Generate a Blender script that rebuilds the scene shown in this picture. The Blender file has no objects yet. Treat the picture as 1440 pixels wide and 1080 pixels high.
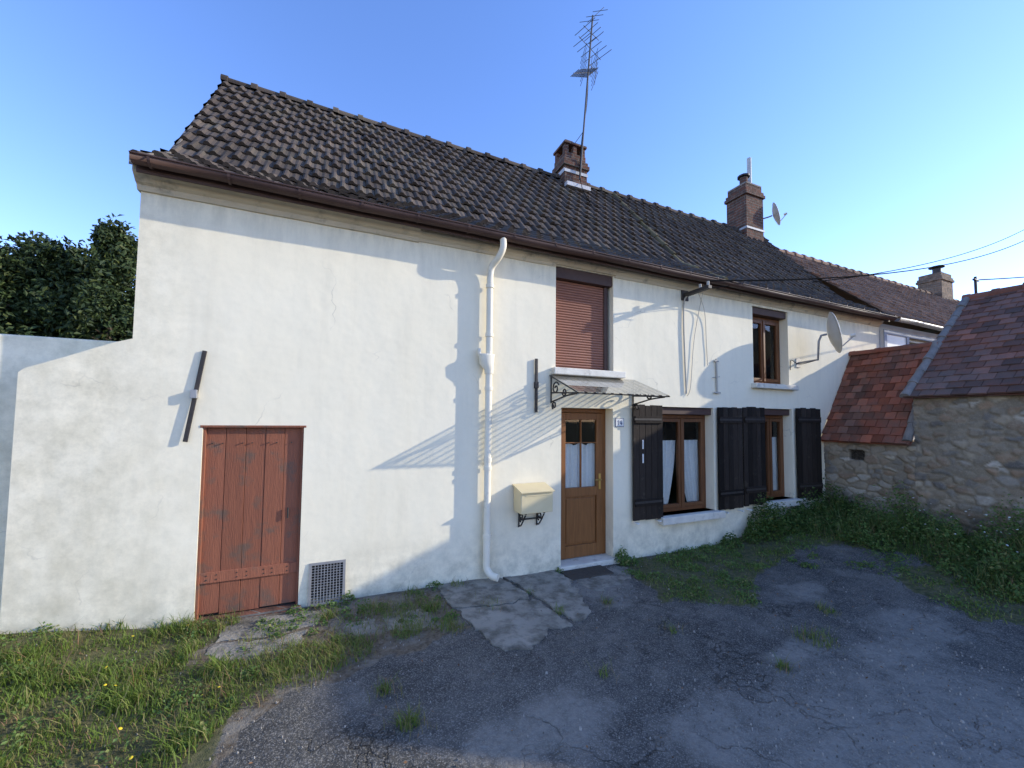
import bpy, bmesh, math, random
import numpy as np
from mathutils import Vector, Matrix, noise
random.seed(7); rng=np.random.default_rng(7)
sc=bpy.context.scene
D2R=math.radians

# ---------------------------------------------------------------- nodes
class NT:
    def __init__(s,name,rough=.85,metal=0.0,spec=.3):
        s.m=bpy.data.materials.new(name); s.m.use_nodes=True; s.t=s.m.node_tree
        s.b=s.t.nodes['Principled BSDF']; s.b.inputs['Roughness'].default_value=rough
        s.b.inputs['Metallic'].default_value=metal; s.b.inputs['Specular IOR Level'].default_value=spec
        s.pos=s.n('ShaderNodeNewGeometry').outputs['Position']
    def n(s,t,**k):
        nd=s.t.nodes.new(t)
        for a,v in k.items(): setattr(nd,a,v)
        return nd
    def set(s,sock,v):
        if isinstance(v,bpy.types.NodeSocket): s.t.links.new(v,sock)
        elif isinstance(v,(tuple,list)) and sock.type=='RGBA' and len(v)==3: sock.default_value=(*v,1)
        else: sock.default_value=v
    def scale(s,v,sx):
        m=s.n('ShaderNodeMapping'); s.set(m.inputs['Vector'],v); m.inputs['Scale'].default_value=sx; return m.outputs[0]
    def noise(s,scale,detail=6,rough=.6,vec=None,dist=0):
        n=s.n('ShaderNodeTexNoise'); s.set(n.inputs['Vector'],vec or s.pos)
        n.inputs['Scale'].default_value=scale; n.inputs['Detail'].default_value=min(detail,5); n.inputs['Roughness'].default_value=rough; n.inputs['Distortion'].default_value=dist
        return n.outputs[0]
    def vor(s,scale,feature='F1',out=0,vec=None):
        n=s.n('ShaderNodeTexVoronoi',feature=feature); s.set(n.inputs['Vector'],vec or s.pos); n.inputs['Scale'].default_value=scale; return n.outputs[out]
    def rng(s,f,a,b,c=0.,d=1.):
        n=s.n('ShaderNodeMapRange'); n.clamp=True; s.set(n.inputs[0],f)
        for i,v in enumerate((a,b,c,d)): n.inputs[i+1].default_value=v
        return n.outputs[0]
    def math(s,op,a,b=0.):
        n=s.n('ShaderNodeMath',operation=op); s.set(n.inputs[0],a); s.set(n.inputs[1],b); return n.outputs[0]
    def mix(s,f,a,b,blend='MIX'):
        n=s.n('ShaderNodeMix',data_type='RGBA',blend_type=blend); s.set(n.inputs[0],f); s.set(n.inputs[6],a); s.set(n.inputs[7],b); return n.outputs[2]
    def bump(s,h,st=.5,dist=.01,nrm=None):
        n=s.n('ShaderNodeBump'); s.set(n.inputs['Height'],h); n.inputs['Strength'].default_value=st; n.inputs['Distance'].default_value=dist
        if nrm: s.set(n.inputs['Normal'],nrm)
        return n.outputs[0]
    def attr(s,name,out=0):
        n=s.n('ShaderNodeAttribute',attribute_name=name); return n.outputs[out]
    def sep(s,v):
        n=s.n('ShaderNodeSeparateXYZ'); s.set(n.inputs[0],v); return n.outputs
    def col(s,c): s.set(s.b.inputs['Base Color'],c)
    def nrm(s,c): s.set(s.b.inputs['Normal'],c)
    def warp(s,scale,amt):
        nn=s.n('ShaderNodeTexNoise'); nn.inputs['Scale'].default_value=scale; nn.inputs['Detail'].default_value=5; s.set(nn.inputs['Vector'],s.pos)
        k=s.n('ShaderNodeVectorMath',operation='SCALE'); s.set(k.inputs[0],nn.outputs[1]); k.inputs['Scale'].default_value=amt
        a=s.n('ShaderNodeVectorMath',operation='ADD'); s.set(a.inputs[0],s.pos); s.set(a.inputs[1],k.outputs[0]); return a.outputs[0]

def surf(name,c1,c2,scale=4,rough=.85,bs=40,bst=.3,bd=.01,c3=None,s3=2,t3=(.55,.7),attr=False,metal=0,spec=.3,stretch=None,var=.5):
    m=NT(name,rough,metal,spec)
    v=m.scale(m.pos,stretch) if stretch else m.pos
    c=m.mix(m.rng(m.noise(scale,vec=v),.3,.7),c1,c2)
    if c3: c=m.mix(m.rng(m.noise(s3,8,.65),*t3),c,c3)
    if attr:
        a=m.sep(m.attr('rnd'))[0]
        g=m.rng(a,0,1,1-var,1+var)
        cc=m.n('ShaderNodeCombineXYZ')
        for i in range(3): m.set(cc.inputs[i],g)
        c=m.mix(1.0,c,cc.outputs[0],'MULTIPLY')
    m.col(c)
    if bst: m.nrm(m.bump(m.noise(bs,4,.6,vec=v),bst,bd))
    return m.m

def stucco():
    m=NT('cream_render_stucco',.92,0,.12)
    x,y,z=m.sep(m.pos)
    c=m.mix(m.rng(m.noise(.9,5,.6),.3,.7),(.90,.815,.615),(.865,.775,.57))
    c=m.mix(m.rng(m.noise(14,5,.7),.45,.75,0,.2),c,(.74,.66,.48))
    st=m.noise(2.2,5,.62,vec=m.scale(m.pos,(2.2,2.2,.28)))
    c=m.mix(m.rng(st,.50,.76,0,.34),c,(.65,.585,.43))
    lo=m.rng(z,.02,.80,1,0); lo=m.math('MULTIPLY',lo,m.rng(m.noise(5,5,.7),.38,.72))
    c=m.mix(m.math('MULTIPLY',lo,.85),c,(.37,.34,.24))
    lf=m.math('MULTIPLY',m.rng(x,-1.0,-1.9),m.rng(m.noise(3.5,5,.75),.38,.66))
    c=m.mix(m.math('MULTIPLY',lf,.6),c,(.52,.465,.32))
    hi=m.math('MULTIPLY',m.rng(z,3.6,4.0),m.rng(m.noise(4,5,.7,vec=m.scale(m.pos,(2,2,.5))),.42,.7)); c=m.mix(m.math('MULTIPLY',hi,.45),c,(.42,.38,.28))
    cr=m.vor(.62,'DISTANCE_TO_EDGE',0,m.warp(3,.45))
    ck=m.math('MULTIPLY',m.rng(cr,0,.0045,1,0),m.rng(m.noise(1.1,3),.52,.62))
    c=m.mix(m.math('MULTIPLY',ck,.42),c,(.3,.27,.21))
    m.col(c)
    h=m.math('ADD',m.math('MULTIPLY',m.noise(2.0,3,.5),1.5),m.math('ADD',m.math('MULTIPLY',m.noise(12,3,.55),.13),m.math('MULTIPLY',m.noise(110,2,.7),.05)))
    m.nrm(m.bump(h,.28,.03))
    return m.m
def ground_mat():
    m=NT('asphalt_ground',.92,0,.2)
    r,g,b=m.sep(m.attr('mask'))
    n1=m.noise(1.3,5,.65)
    c=m.mix(m.rng(n1,.35,.68),(.066,.062,.054),(.140,.130,.110))
    c=m.mix(m.rng(m.noise(5,5,.75),.42,.68,0,.65),c,(.045,.042,.037))
    c=m.mix(m.rng(m.noise(2.4,5,.8),.50,.68,0,.65),c,(.21,.19,.16))
    sp=m.sep(m.vor(150,'F1',1))[0]
    c=m.mix(m.rng(sp,.60,.98,0,.7),c,(.32,.295,.25))
    ck=m.rng(m.vor(1.4,'DISTANCE_TO_EDGE',0,m.warp(4,.75)),0,.016,1,0)
    ck=m.math('MULTIPLY',ck,m.rng(m.noise(.9,3),.46,.58))
    c=m.mix(m.math('MULTIPLY',ck,.6),c,(.022,.021,.018))
    en=m.noise(7,5,.8)
    def mk(ch,a,b_,k=1.1): return m.rng(m.math('ADD',ch,m.math('MULTIPLY',m.math('SUBTRACT',en,.5),k)),a,b_)
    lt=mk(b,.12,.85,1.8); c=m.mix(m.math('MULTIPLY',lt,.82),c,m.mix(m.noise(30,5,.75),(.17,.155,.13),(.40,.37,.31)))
    so=mk(r,.36,.66,1.4); soil=m.mix(m.rng(m.noise(25,5,.7),.35,.65),(.095,.070,.044),(.21,.17,.12)); soil=m.mix(m.rng(m.noise(4,5,.7),.46,.6,0,.75),soil,(.26,.235,.19))
    c=m.mix(so,c,soil)
    gr=mk(g,.38,.62,1.5); c=m.mix(m.math('MULTIPLY',gr,.9),c,m.mix(m.rng(m.noise(18,5),.35,.65),(.065,.075,.025),(.15,.135,.06)))
    m.col(c)
    h=m.math('ADD',m.math('MULTIPLY',m.noise(160,2,.6),.5),m.math('ADD',m.math('MULTIPLY',m.noise(7,5,.72),2.4),m.math('MULTIPLY',ck,-1.0)))
    m.nrm(m.bump(h,.95,.015))
    return m.m
def brick_mat(name,c1,c2,mort):
    m=NT(name,.9,0,.2); x,y,z=m.sep(m.pos)
    cc=m.n('ShaderNodeCombineXYZ'); m.set(cc.inputs[0],m.math('ADD',x,y)); m.set(cc.inputs[1],z)
    b=m.n('ShaderNodeTexBrick'); m.set(b.inputs['Vector'],cc.outputs[0]); b.inputs['Scale'].default_value=1
    for k,v in (('Color1',c1),('Color2',c2),('Mortar',mort)): m.set(b.inputs[k],v)
    b.inputs['Brick Width'].default_value=.22; b.inputs['Row Height'].default_value=.072; b.inputs['Mortar Size'].default_value=.009
    c=m.mix(m.rng(m.noise(7,6,.7),.4,.7,0,.8),b.outputs[0],(.045,.038,.033))
    m.col(c); m.nrm(m.bump(m.math('ADD',m.math('MULTIPLY',b.outputs['Fac'],-1),m.noise(50,5)),.7,.012)); return m.m
def tile_mat(name,c1,c2,c3,var=.45,s3=1.6,t3=(.5,.68),spk=.3):
    m=NT(name,.9,0,.2); a=m.sep(m.attr('rnd'))
    c=m.mix(a[1],c1,c2)
    c=m.mix(m.rng(m.noise(s3,8,.7),t3[0],t3[1],0,.7),c,c3)
    c=m.mix(m.rng(m.noise(38,4,.75),.52,.75,0,spk),c,(.19,.175,.125))
    g=m.rng(a[0],0,1,1-var,1+var); cc=m.n('ShaderNodeCombineXYZ')
    for i in range(3): m.set(cc.inputs[i],g)
    m.col(m.mix(1.0,c,cc.outputs[0],'MULTIPLY')); m.nrm(m.bump(m.noise(70,3,.65),.4,.006)); return m.m
def foliage_mat(name,c1,c2,c3,trans=.25):
    m=NT(name,.6,0,.25); a=m.sep(m.attr('rnd'))
    c=m.mix(a[0],c1,c2); c=m.mix(m.rng(a[1],.82,.95),c,c3); m.col(c)
    if not trans: return m.m
    tr=m.n('ShaderNodeBsdfTranslucent'); m.set(tr.inputs[0],c); mx=m.n('ShaderNodeMixShader'); mx.inputs[0].default_value=trans
    out=m.t.nodes['Material Output']; m.t.links.new(m.b.outputs[0],mx.inputs[1]); m.t.links.new(tr.outputs[0],mx.inputs[2]); m.t.links.new(mx.outputs[0],out.inputs[0]); return m.m
def glass_mat(name,tint=(.9,.93,.92),haze=0.0):
    m=NT(name,.05); out=m.t.nodes['Material Output']
    tr=m.n('ShaderNodeBsdfTransparent'); m.set(tr.inputs[0],tint); gl=m.n('ShaderNodeBsdfGlossy'); gl.inputs['Roughness'].default_value=.03
    fr=m.n('ShaderNodeFresnel'); fr.inputs[0].default_value=1.5
    mx=m.n('ShaderNodeMixShader'); m.t.links.new(m.rng(fr.outputs[0],0,1,.02,.85),mx.inputs[0]); m.t.links.new(tr.outputs[0],mx.inputs[1]); m.t.links.new(gl.outputs[0],mx.inputs[2])
    last=mx.outputs[0]
    if haze:
        df=m.n('ShaderNodeBsdfDiffuse'); m.set(df.inputs[0],m.mix(m.rng(m.noise(9,5,.7),.35,.65),(.42,.38,.30),(.16,.14,.10))); m2=m.n('ShaderNodeMixShader'); m2.inputs[0].default_value=haze
        m.t.links.new(last,m2.inputs[1]); m.t.links.new(df.outputs[0],m2.inputs[2]); last=m2.outputs[0]
    m.t.links.new(last,out.inputs[0]); return m.m
def attr_col_mat(name,bs=60,bst=.7):
    m=NT(name,.95,0,.12); c=m.attr('rnd')
    c=m.mix(m.rng(m.noise(24,5,.7),.35,.7,0,.4),c,(.16,.13,.09)); c=m.mix(m.rng(m.noise(3.5,5,.75),.48,.62,0,.35),c,(.44,.36,.25)); c=m.mix(m.rng(m.noise(60,4,.7),.55,.75,0,.35),c,(.5,.44,.34))
    z=m.sep(m.pos)[2]; c=m.mix(m.math('MULTIPLY',m.rng(z,.3,1.0,1,0),m.rng(m.noise(6,5,.7),.4,.65,0,.6)),c,(.09,.085,.045))
    m.col(c); m.nrm(m.bump(m.noise(bs,5,.75),bst,.016)); return m.m

MS=stucco(); MG=ground_mat()
MTrim=surf('cornice_plaster',(.64,.545,.39),(.54,.455,.32),3,c3=(.25,.22,.17),s3=5,t3=(.55,.75))
MSill=surf('sill_stone',(.74,.69,.57),(.63,.58,.48),6,c3=(.34,.31,.25),s3=7,t3=(.55,.75))
MGut=surf('gutter_brown',(.062,.034,.027),(.092,.052,.040),5,rough=.6,bst=.05,spec=.3)
MPipe=surf('downpipe_cream',(.84,.765,.60),(.76,.69,.53),4,rough=.5,bst=.08,c3=(.45,.40,.31),s3=6,t3=(.6,.8))
MTile=tile_mat('dark_roof_tile',(.068,.053,.043),(.094,.073,.058),(.108,.093,.066),.30)
MTileN=tile_mat('brown_roof_tile',(.20,.12,.08),(.26,.16,.105),(.145,.115,.085),.3)
MTileR=tile_mat('red_clay_tile',(.30,.092,.047),(.21,.072,.044),(.10,.075,.057),.4,1.6,(.46,.64),.25)
MTileR2=tile_mat('weathered_clay_tile',(.25,.10,.063),(.16,.087,.064),(.095,.083,.072),.35,1.1,(.42,.62),.35)
MMort=surf('ridge_mortar',(.25,.22,.19),(.16,.145,.125),8,bst=.5)
MBrick=brick_mat('chimney_brick',(.18,.075,.047),(.105,.055,.04),(.185,.16,.132))
MBrick2=brick_mat('chimney_brick_buff',(.28,.18,.115),(.18,.122,.083),(.23,.2,.165))
MFlash=surf('flashing_pale',(.55,.55,.55),(.42,.42,.42),6,rough=.6)
MShut=surf('black_shutter_paint',(.020,.0145,.011),(.033,.025,.019),9,rough=.8,bs=30,bst=.35,stretch=(6,6,.6),attr=True,var=.5,c3=(.055,.044,.032),s3=9,t3=(.6,.75),spec=.15)
MRoll=surf('roller_shutter_brown',(.33,.145,.09),(.275,.12,.077),3,rough=.5,bst=.02,spec=.3)
MOak=surf('golden_oak',(.27,.112,.033),(.18,.070,.021),4,rough=.5,bs=14,bst=.15,stretch=(9,9,.7),spec=.3)
MOakD=surf('window_wood',(.19,.076,.027),(.12,.048,.018),4,rough=.5,bs=14,bst=.15,stretch=(9,9,.7),spec=.3)
MRust=surf('faded_red_door_paint',(.29,.105,.056),(.235,.085,.047),5,rough=.8,bs=22,bst=.5,stretch=(5,5,.5),attr=True,var=.14,c3=(.16,.095,.065),s3=4.5,t3=(.52,.66))
MIron=surf('dark_iron',(.025,.022,.020),(.05,.04,.032),20,rough=.6,bst=.2,spec=.4)
MGalv=surf('galvanised_metal',(.38,.37,.36),(.28,.27,.26),10,rough=.5,metal=.5,bst=.1)
MAlu=surf('antenna_metal',(.12,.12,.125),(.09,.09,.09),10,rough=.7,metal=.2,bst=0)
MBox=surf('mailbox_beige',(.72,.60,.35),(.66,.54,.31),5,rough=.5,bst=.04,spec=.3)
MWhite=surf('white_paint',(.80,.78,.73),(.72,.7,.65),5,rough=.5,bst=.05)
MBlue=surf('blue_enamel',(.03,.05,.16),(.03,.05,.15),5,rough=.4,bst=0)
MBlack=surf('dark_interior',(.02,.018,.016),(.03,.027,.024),3,bst=0)
MCurt=surf('lace_curtain',(.86,.85,.82),(.74,.74,.74),40,rough=.9,bs=60,bst=.2)
MDish=surf('dish_grey',(.58,.55,.48),(.49,.46,.40),5,rough=.6,bst=.03)
MSlab=surf('old_concrete',(.34,.31,.25),(.24,.22,.175),3,c3=(.12,.108,.083),s3=6,t3=(.44,.66),bs=35,bst=.9,bd=.02)
MPeb=surf('gravel',(.32,.29,.245),(.16,.145,.125),9,attr=True,var=.6,bst=.2)
MStone=attr_col_mat('rubble_stone')
MBark=surf('bark',(.09,.07,.05),(.05,.04,.03),8,bst=.8,stretch=(3,3,.6))
MGlass=glass_mat('window_glass'); MGlassA=glass_mat('awning_glass',(.82,.82,.76),.24)
MGrass=foliage_mat('grass_blades',(.10,.165,.022),(.20,.265,.05),(.34,.30,.12),.35)
MGrassD=foliage_mat('dry_grass',(.24,.20,.08),(.17,.18,.05),(.36,.20,.11),.3)
MWeed=foliage_mat('weed_leaves',(.046,.092,.018),(.105,.165,.036),(.20,.205,.07),.25)
MWeedL=foliage_mat('weed_leaves_bright',(.09,.165,.035),(.17,.25,.07),(.26,.26,.09),.3)
MTree=foliage_mat('tree_leaves',(.016,.030,.010),(.042,.066,.018),(.075,.092,.026),0)
MYel=surf('dandelion_yellow',(.75,.55,.03),(.7,.5,.03),5,bst=0)
MFlW=surf('seed_head_white',(.6,.6,.55),(.5,.5,.45),5,bst=0)
MLit=surf('dead_leaf',(.20,.10,.045),(.12,.07,.035),5,bst=0,attr=True,var=.5)
MCable=surf('cable_black',(.012,.012,.012),(.015,.015,.015),5,rough=1,bst=0,spec=0)
MCabG=surf('cable_grey',(.46,.43,.37),(.40,.37,.31),5,rough=.7,bst=0)

# ---------------------------------------------------------------- mesh helpers
def link(o,parent=None):
    bpy.context.collection.objects.link(o)
    if parent: o.parent=parent
    return o
def empty(name):
    e=bpy.data.objects.new(name,None); e.empty_display_size=.3; return link(e)
def mesh(name,V,F,mat,parent=None,smooth=False,col=None,colname='rnd'):
    me=bpy.data.meshes.new(name); me.from_pydata([tuple(v) for v in V] if not isinstance(V,np.ndarray) else V.tolist(),[],F if not isinstance(F,np.ndarray) else F.tolist())
    mats=mat if isinstance(mat,list) else [mat]
    for q in mats: me.materials.append(q)
    if col is not None:
        a=me.color_attributes.new(colname,'FLOAT_COLOR','POINT'); c=np.ones((len(V),4),dtype=np.float32); c[:,:3]=np.asarray(col,dtype=np.float32).reshape(len(V),-1)[:,:3]; a.data.foreach_set('color',c.ravel())
    if smooth: me.polygons.foreach_set('use_smooth',[True]*len(me.polygons))
    me.update(); return link(bpy.data.objects.new(name,me),parent)
class B:
    """accumulates boxes/prisms into one mesh"""
    def __init__(s): s.V=[];s.F=[];s.C=[];s.fix=None
    def add(s,V,F,c=None):
        o=len(s.V); s.V+= [tuple(v) for v in V]; s.F+=[tuple(i+o for i in f) for f in F]
        c=c or s.fix or (random.random(),random.random(),random.random()); s.C+=[c]*len(V)
    def box(s,x0,x1,y0,y1,z0,z1,M=None):
        V=[(x0,y0,z0),(x1,y0,z0),(x1,y1,z0),(x0,y1,z0),(x0,y0,z1),(x1,y0,z1),(x1,y1,z1),(x0,y1,z1)]
        if M is not None: V=[tuple(M@Vector(v)) for v in V]
        s.add(V,[(0,3,2,1),(4,5,6,7),(0,1,5,4),(1,2,6,5),(2,3,7,6),(3,0,4,7)])
    def done(s,name,mat,parent=None,bevel=0,smooth=False):
        o=mesh(name,s.V,s.F,mat,parent,smooth,s.C)
        if bevel:
            b=o.modifiers.new('b','BEVEL'); b.width=bevel; b.segments=2; b.limit_method='ANGLE'
        return o
def box(name,x0,x1,y0,y1,z0,z1,mat,parent=None,bevel=.004):
    b=B(); b.box(x0,x1,y0,y1,z0,z1); return b.done(name,mat,parent,bevel)
def tube(name,pts,r,mat,parent=None,radii=None,cyc=False):
    cu=bpy.data.curves.new(name,'CURVE'); cu.dimensions='3D'; cu.bevel_depth=r; cu.bevel_resolution=3; cu.use_fill_caps=True
    L=pts if isinstance(pts[0][0],(tuple,list,Vector)) else [pts]
    for P in L:
        sp=cu.splines.new('POLY'); sp.points.add(len(P)-1)
        for i,p in enumerate(P): sp.points[i].co=(*p,1); sp.points[i].radius=radii[i] if radii else 1
        sp.use_cyclic_u=cyc
    cu.materials.append(mat)
    o=link(bpy.data.objects.new(name,cu),parent); return o
def smoothpts(P,n=6):
    P=[Vector(p) for p in P]; out=[]
    for i in range(len(P)-1):
        p0=P[max(i-1,0)];p1=P[i];p2=P[i+1];p3=P[min(i+2,len(P)-1)]
        for k in range(n):
            t=k/n; out.append(tuple(.5*((2*p1)+(p2-p0)*t+(2*p0-5*p1+4*p2-p3)*t*t+(3*p1-p0-3*p2+p3)*t**3)))
    out.append(tuple(P[-1])); return out
def scroll(c,r,turns,ux,uz,start=0,n=28):
    c=Vector(c);ux=Vector(ux);uz=Vector(uz)
    return [tuple(c+(ux*math.cos(start+turns*2*math.pi*i/n)+uz*math.sin(start+turns*2*math.pi*i/n))*r*(1-.8*i/n)) for i in range(n+1)]
def wall_xz(name,x0,x1,z0,z1,ops,y,mat,parent,dd=.22):
    xs=sorted({x0,x1,*[o[0] for o in ops],*[o[1] for o in ops]}); zs=sorted({z0,z1,*[o[2] for o in ops],*[o[3] for o in ops]})
    b=B()
    for i in range(len(xs)-1):
        for j in range(len(zs)-1):
            cx=(xs[i]+xs[i+1])/2; cz=(zs[j]+zs[j+1])/2
            if any(o[0]<cx<o[1] and o[2]<cz<o[3] for o in ops): continue
            b.add([(xs[i],y,zs[j]),(xs[i+1],y,zs[j]),(xs[i+1],y,zs[j+1]),(xs[i],y,zs[j+1])],[(0,1,2,3)])
    for o in ops:
        a,c,e,f=o[:4]; d=y+(o[4] if len(o)>4 else dd)
        b.add([(a,y,e),(a,d,e),(a,d,f),(a,y,f)],[(0,1,2,3)]); b.add([(c,y,e),(c,d,e),(c,d,f),(c,y,f)],[(3,2,1,0)])
        b.add([(a,y,f),(c,y,f),(c,d,f),(a,d,f)],[(0,3,2,1)]); b.add([(a,y,e),(c,y,e),(c,d,e),(a,d,e)],[(0,1,2,3)])
    return b.done(name,mat,parent)
def tiles(name,P0,U,V,W,L,tw,th,mat,parent,style='mech',stag=.5,hstart=0):
    P0=Vector(P0);U=Vector(U).normalized();V=Vector(V).normalized();N=U.cross(V).normalized()
    if N.z<0: N=-N
    if style=='mech': prof=[(0,.004),(.06,.026),(.15,.036),(.26,.034),(.36,.012),(.5,.004),(.66,.012),(.8,.006),(.93,.004),(1.0,.002)]
    else: prof=[(0,.0),(.03,.008),(.5,.012),(.97,.008),(1.0,0)]
    lift=.028 if style=='mech' else .017
    VV=[];FF=[];CC=[]
    rows=int(round(L/th)); th=L/rows; cols=int(W/tw)+2; k=len(prof)
    for r in range(rows):
        off=(stag*tw if r%2 else 0)
        for c in range(cols):
            u0=c*tw-off
            if u0>=W-.02: continue
            ul=max(u0,0); ur=min(u0+tw,W)
            if ur-ul<.03: continue
            q=P0+U*u0+V*(r*th); wv=.012*noise.noise((q.x*.7,q.y*.7,q.z*.7))*2
            col=(random.random(),random.random(),random.random()); j=random.uniform(-.006,.006); jl=random.uniform(-.005,.008)+wv; jv=random.uniform(-.008,.008)
            o=len(VV)
            for (pu,ph) in prof:
                u=min(max(u0+pu*tw*.985,ul),ur)
                a=P0+U*u+V*(r*th-.02+jv)+N*(ph+lift+jl+j*pu)
                VV.append(a); VV.append(P0+U*u+V*((r+1)*th+.015)+N*(ph*.9+wv)); VV.append(a-N*(.020+ph*.6))
                CC+=[col]*3
            for i in range(k-1):
                p=o+i*3; q=p+3
                FF.append((p,q,q+1,p+1)); FF.append((p+2,q+2,q,p))
            FF.append((o,o+1,o+2)); e=o+(k-1)*3; FF.append((e,e+2,e+1))
    mesh(name,VV,FF,mat,parent,False,CC)
def ridge(name,A,Bp,r,seg,mat,parent,knob=.02):
    A=Vector(A);Bp=Vector(Bp); d=(Bp-A); n=max(1,int(d.length/seg)); d=d/n; u=d.normalized(); s=u.cross(Vector((0,0,1))).normalized(); w=s.cross(u)
    VV=[];FF=[];CC=[]
    for i in range(n):
        c=(random.random(),)*3; jit=random.uniform(-.01,.01)
        rings=[(-.03,r+knob),(.05,r+knob),(.055,r+.004),(1.0*d.length+.01,r-.006)]
        o=len(VV); m=9
        for (t,rr) in rings:
            for k in range(m):
                a=math.pi*(k/(m-1))*1.16-.08*math.pi
                VV.append(A+d*i+u*t+s*math.cos(a)*rr*1.05+w*(math.sin(a)*rr+jit)); CC.append(c)
        for q in range(3):
            for k in range(m-1):
                p=o+q*m+k; FF.append((p,p+1,p+m+1,p+m))
        FF.append(tuple(o+k for k in range(m)))
    mesh(name,VV,FF,mat,parent,False,CC)
def inpoly(p,poly):
    x,y=p; c=False; j=len(poly)-1
    for i in range(len(poly)):
        xi,yi=poly[i];xj,yj=poly[j]
        if (yi>y)!=(yj>y) and x<(xj-xi)*(y-yi)/(yj-yi)+xi: c=not c
        j=i
    return c
def sstep(a,b,x):
    t=min(1,max(0,(x-a)/(b-a))); return t*t*(3-2*t)
def gh(x,y):
    return .06*sstep(2.3,1.2,x)+.16*sstep(-1.1,-2.5,x)+.33*sstep(5.2,8.3,x)
def samp(poly,n,f=None):
    xs=[p[0] for p in poly]; ys=[p[1] for p in poly]; out=[]
    while len(out)<n:
        p=(random.uniform(min(xs),max(xs)),random.uniform(min(ys),max(ys)))
        if inpoly(p,poly) and (f is None or random.random()<f(*p)): out.append(p)
    return out
def blades(name,pts,hmin,hmax,w,mat,lean=.5,hf=None):
    n=len(pts); P=np.array([(x,y,gh(x,y)-.005) for x,y in pts]); h=rng.uniform(hmin,hmax,n)*rng.uniform(.5,1,n); a=rng.uniform(0,2*np.pi,n)
    if hf: h=h*np.array([hf(x,y) for x,y in pts])
    l=rng.uniform(.1,lean,n)*h
    dx=np.cos(a)*l; dy=np.sin(a)*l; b=a+rng.uniform(1,2,n); wx=np.cos(b)*w/2; wy=np.sin(b)*w/2
    V=np.zeros((n,7,3))
    for i,(t,ww) in enumerate(((0,1),(.4,.9),(.75,.6))):
        bx=P[:,0]+dx*t*t; by=P[:,1]+dy*t*t; bz=P[:,2]+h*t*(1-.25*t*lean)
        V[:,2*i]=np.stack([bx-wx*ww,by-wy*ww,bz],1); V[:,2*i+1]=np.stack([bx+wx*ww,by+wy*ww,bz],1)
    V[:,6]=np.stack([P[:,0]+dx,P[:,1]+dy,P[:,2]+h*(1-.25*lean)],1)
    o=(np.arange(n)*7)[:,None]
    F=np.concatenate([o+np.array([[0,1,3,2]]),o+np.array([[2,3,5,4]])]).tolist()+(o+np.array([[4,5,6]])).tolist()
    C=np.repeat(rng.random((n,3)),7,0)
    return mesh(name,V.reshape(-1,3),F,mat,None,False,C)
def leafmesh(P,size,elong=1.8,up=.4):
    n=len(P); P=np.asarray(P); nr=rng.normal(size=(n,3)); nr[:,2]=np.abs(nr[:,2])+up; nr/=np.linalg.norm(nr,axis=1)[:,None]
    t=rng.normal(size=(n,3)); t-=nr*(t*nr).sum(1)[:,None]; t/=np.linalg.norm(t,axis=1)[:,None]; s=np.cross(nr,t)
    L=(size*rng.uniform(.6,1.3,n))[:,None]; W=L/elong
    V=np.stack([P-t*L/2,P+s*W/2+nr*L*.08,P+t*L/2-nr*L*.1,P-s*W/2+nr*L*.08],1).reshape(-1,3)
    F=(np.arange(n)*4)[:,None]+np.array([[0,1,2,3]])
    return V,F.tolist(),np.repeat(rng.random((n,3)),4,0)
def weeds(name,blobs,mat,size=.035,parent=None,dens=1.0,elong=1.8):
    P=[]
    for (x,y,r,h,n) in blobs:
        for _ in range(int(n*dens)):
            a=random.uniform(0,6.283); q=r*math.sqrt(random.random()); xx=x+q*math.cos(a); yy=min(y+q*math.sin(a),-.01) if y<=0 else y
            top=h*(1-(q/r)**2*.75)*random.uniform(.75,1.1); z=gh(xx,yy)+top*random.random()**.6
            P.append((xx,yy,z))
    V,F,C=leafmesh(P,size,elong)
    return mesh(name,V,F,mat,parent,False,C)

# ---------------------------------------------------------------- GROUND
grassL=[(-2.9,.15),(-1.15,.0),(-.85,-.25),(-1.0,-.6),(-.55,-.85),(-.5,-1.3),(-.68,-1.8),(-.9,-2.6),(-3,-2.6)]
soilP=[(-1.2,.3),(1.35,.2),(1.25,-.6),(1.1,-1.15),(.55,-1.1),(.1,-1.35),(-.3,-1.5),(-.6,-1.9),(-1.2,-2.6),(-4,-2.8),(-4,.3)]
grassR=[(3.55,-.02),(8.4,.2),(8.4,-5),(6.6,-3.8),(5.8,-2.75),(6.3,-1.9),(5.9,-1.25),(5.2,-.95),(4.75,-1.2),(4.15,-1.65),(3.75,-1.45),(3.3,-1.2),(3.5,-.6)]
bareR=[(5.2,-1.0),(6.5,-.75),(7.0,-1.5),(6.9,-2.0),(6.4,-1.9)]
denseR=[(6.6,-.02),(8.42,-.02),(8.42,-5),(6.5,-3.9),(6.45,-2.6),(7.0,-1.8),(6.9,-.8)]
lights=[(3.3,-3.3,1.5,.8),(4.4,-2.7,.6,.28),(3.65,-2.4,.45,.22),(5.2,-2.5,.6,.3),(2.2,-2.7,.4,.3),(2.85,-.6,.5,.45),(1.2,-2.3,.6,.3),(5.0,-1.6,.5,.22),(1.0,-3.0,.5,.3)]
xs=np.concatenate([[-400,-150,-60,-25,-12,-7],np.arange(-4.5,9.3,.05),[10.5,14,25,60,150,400]]); ys=np.concatenate([[-400,-150,-60,-25,-12,-8,-6],np.arange(-5,.35,.05),[1,3,8,20,60,150,400]])
GV=[];GC=[]
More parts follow.
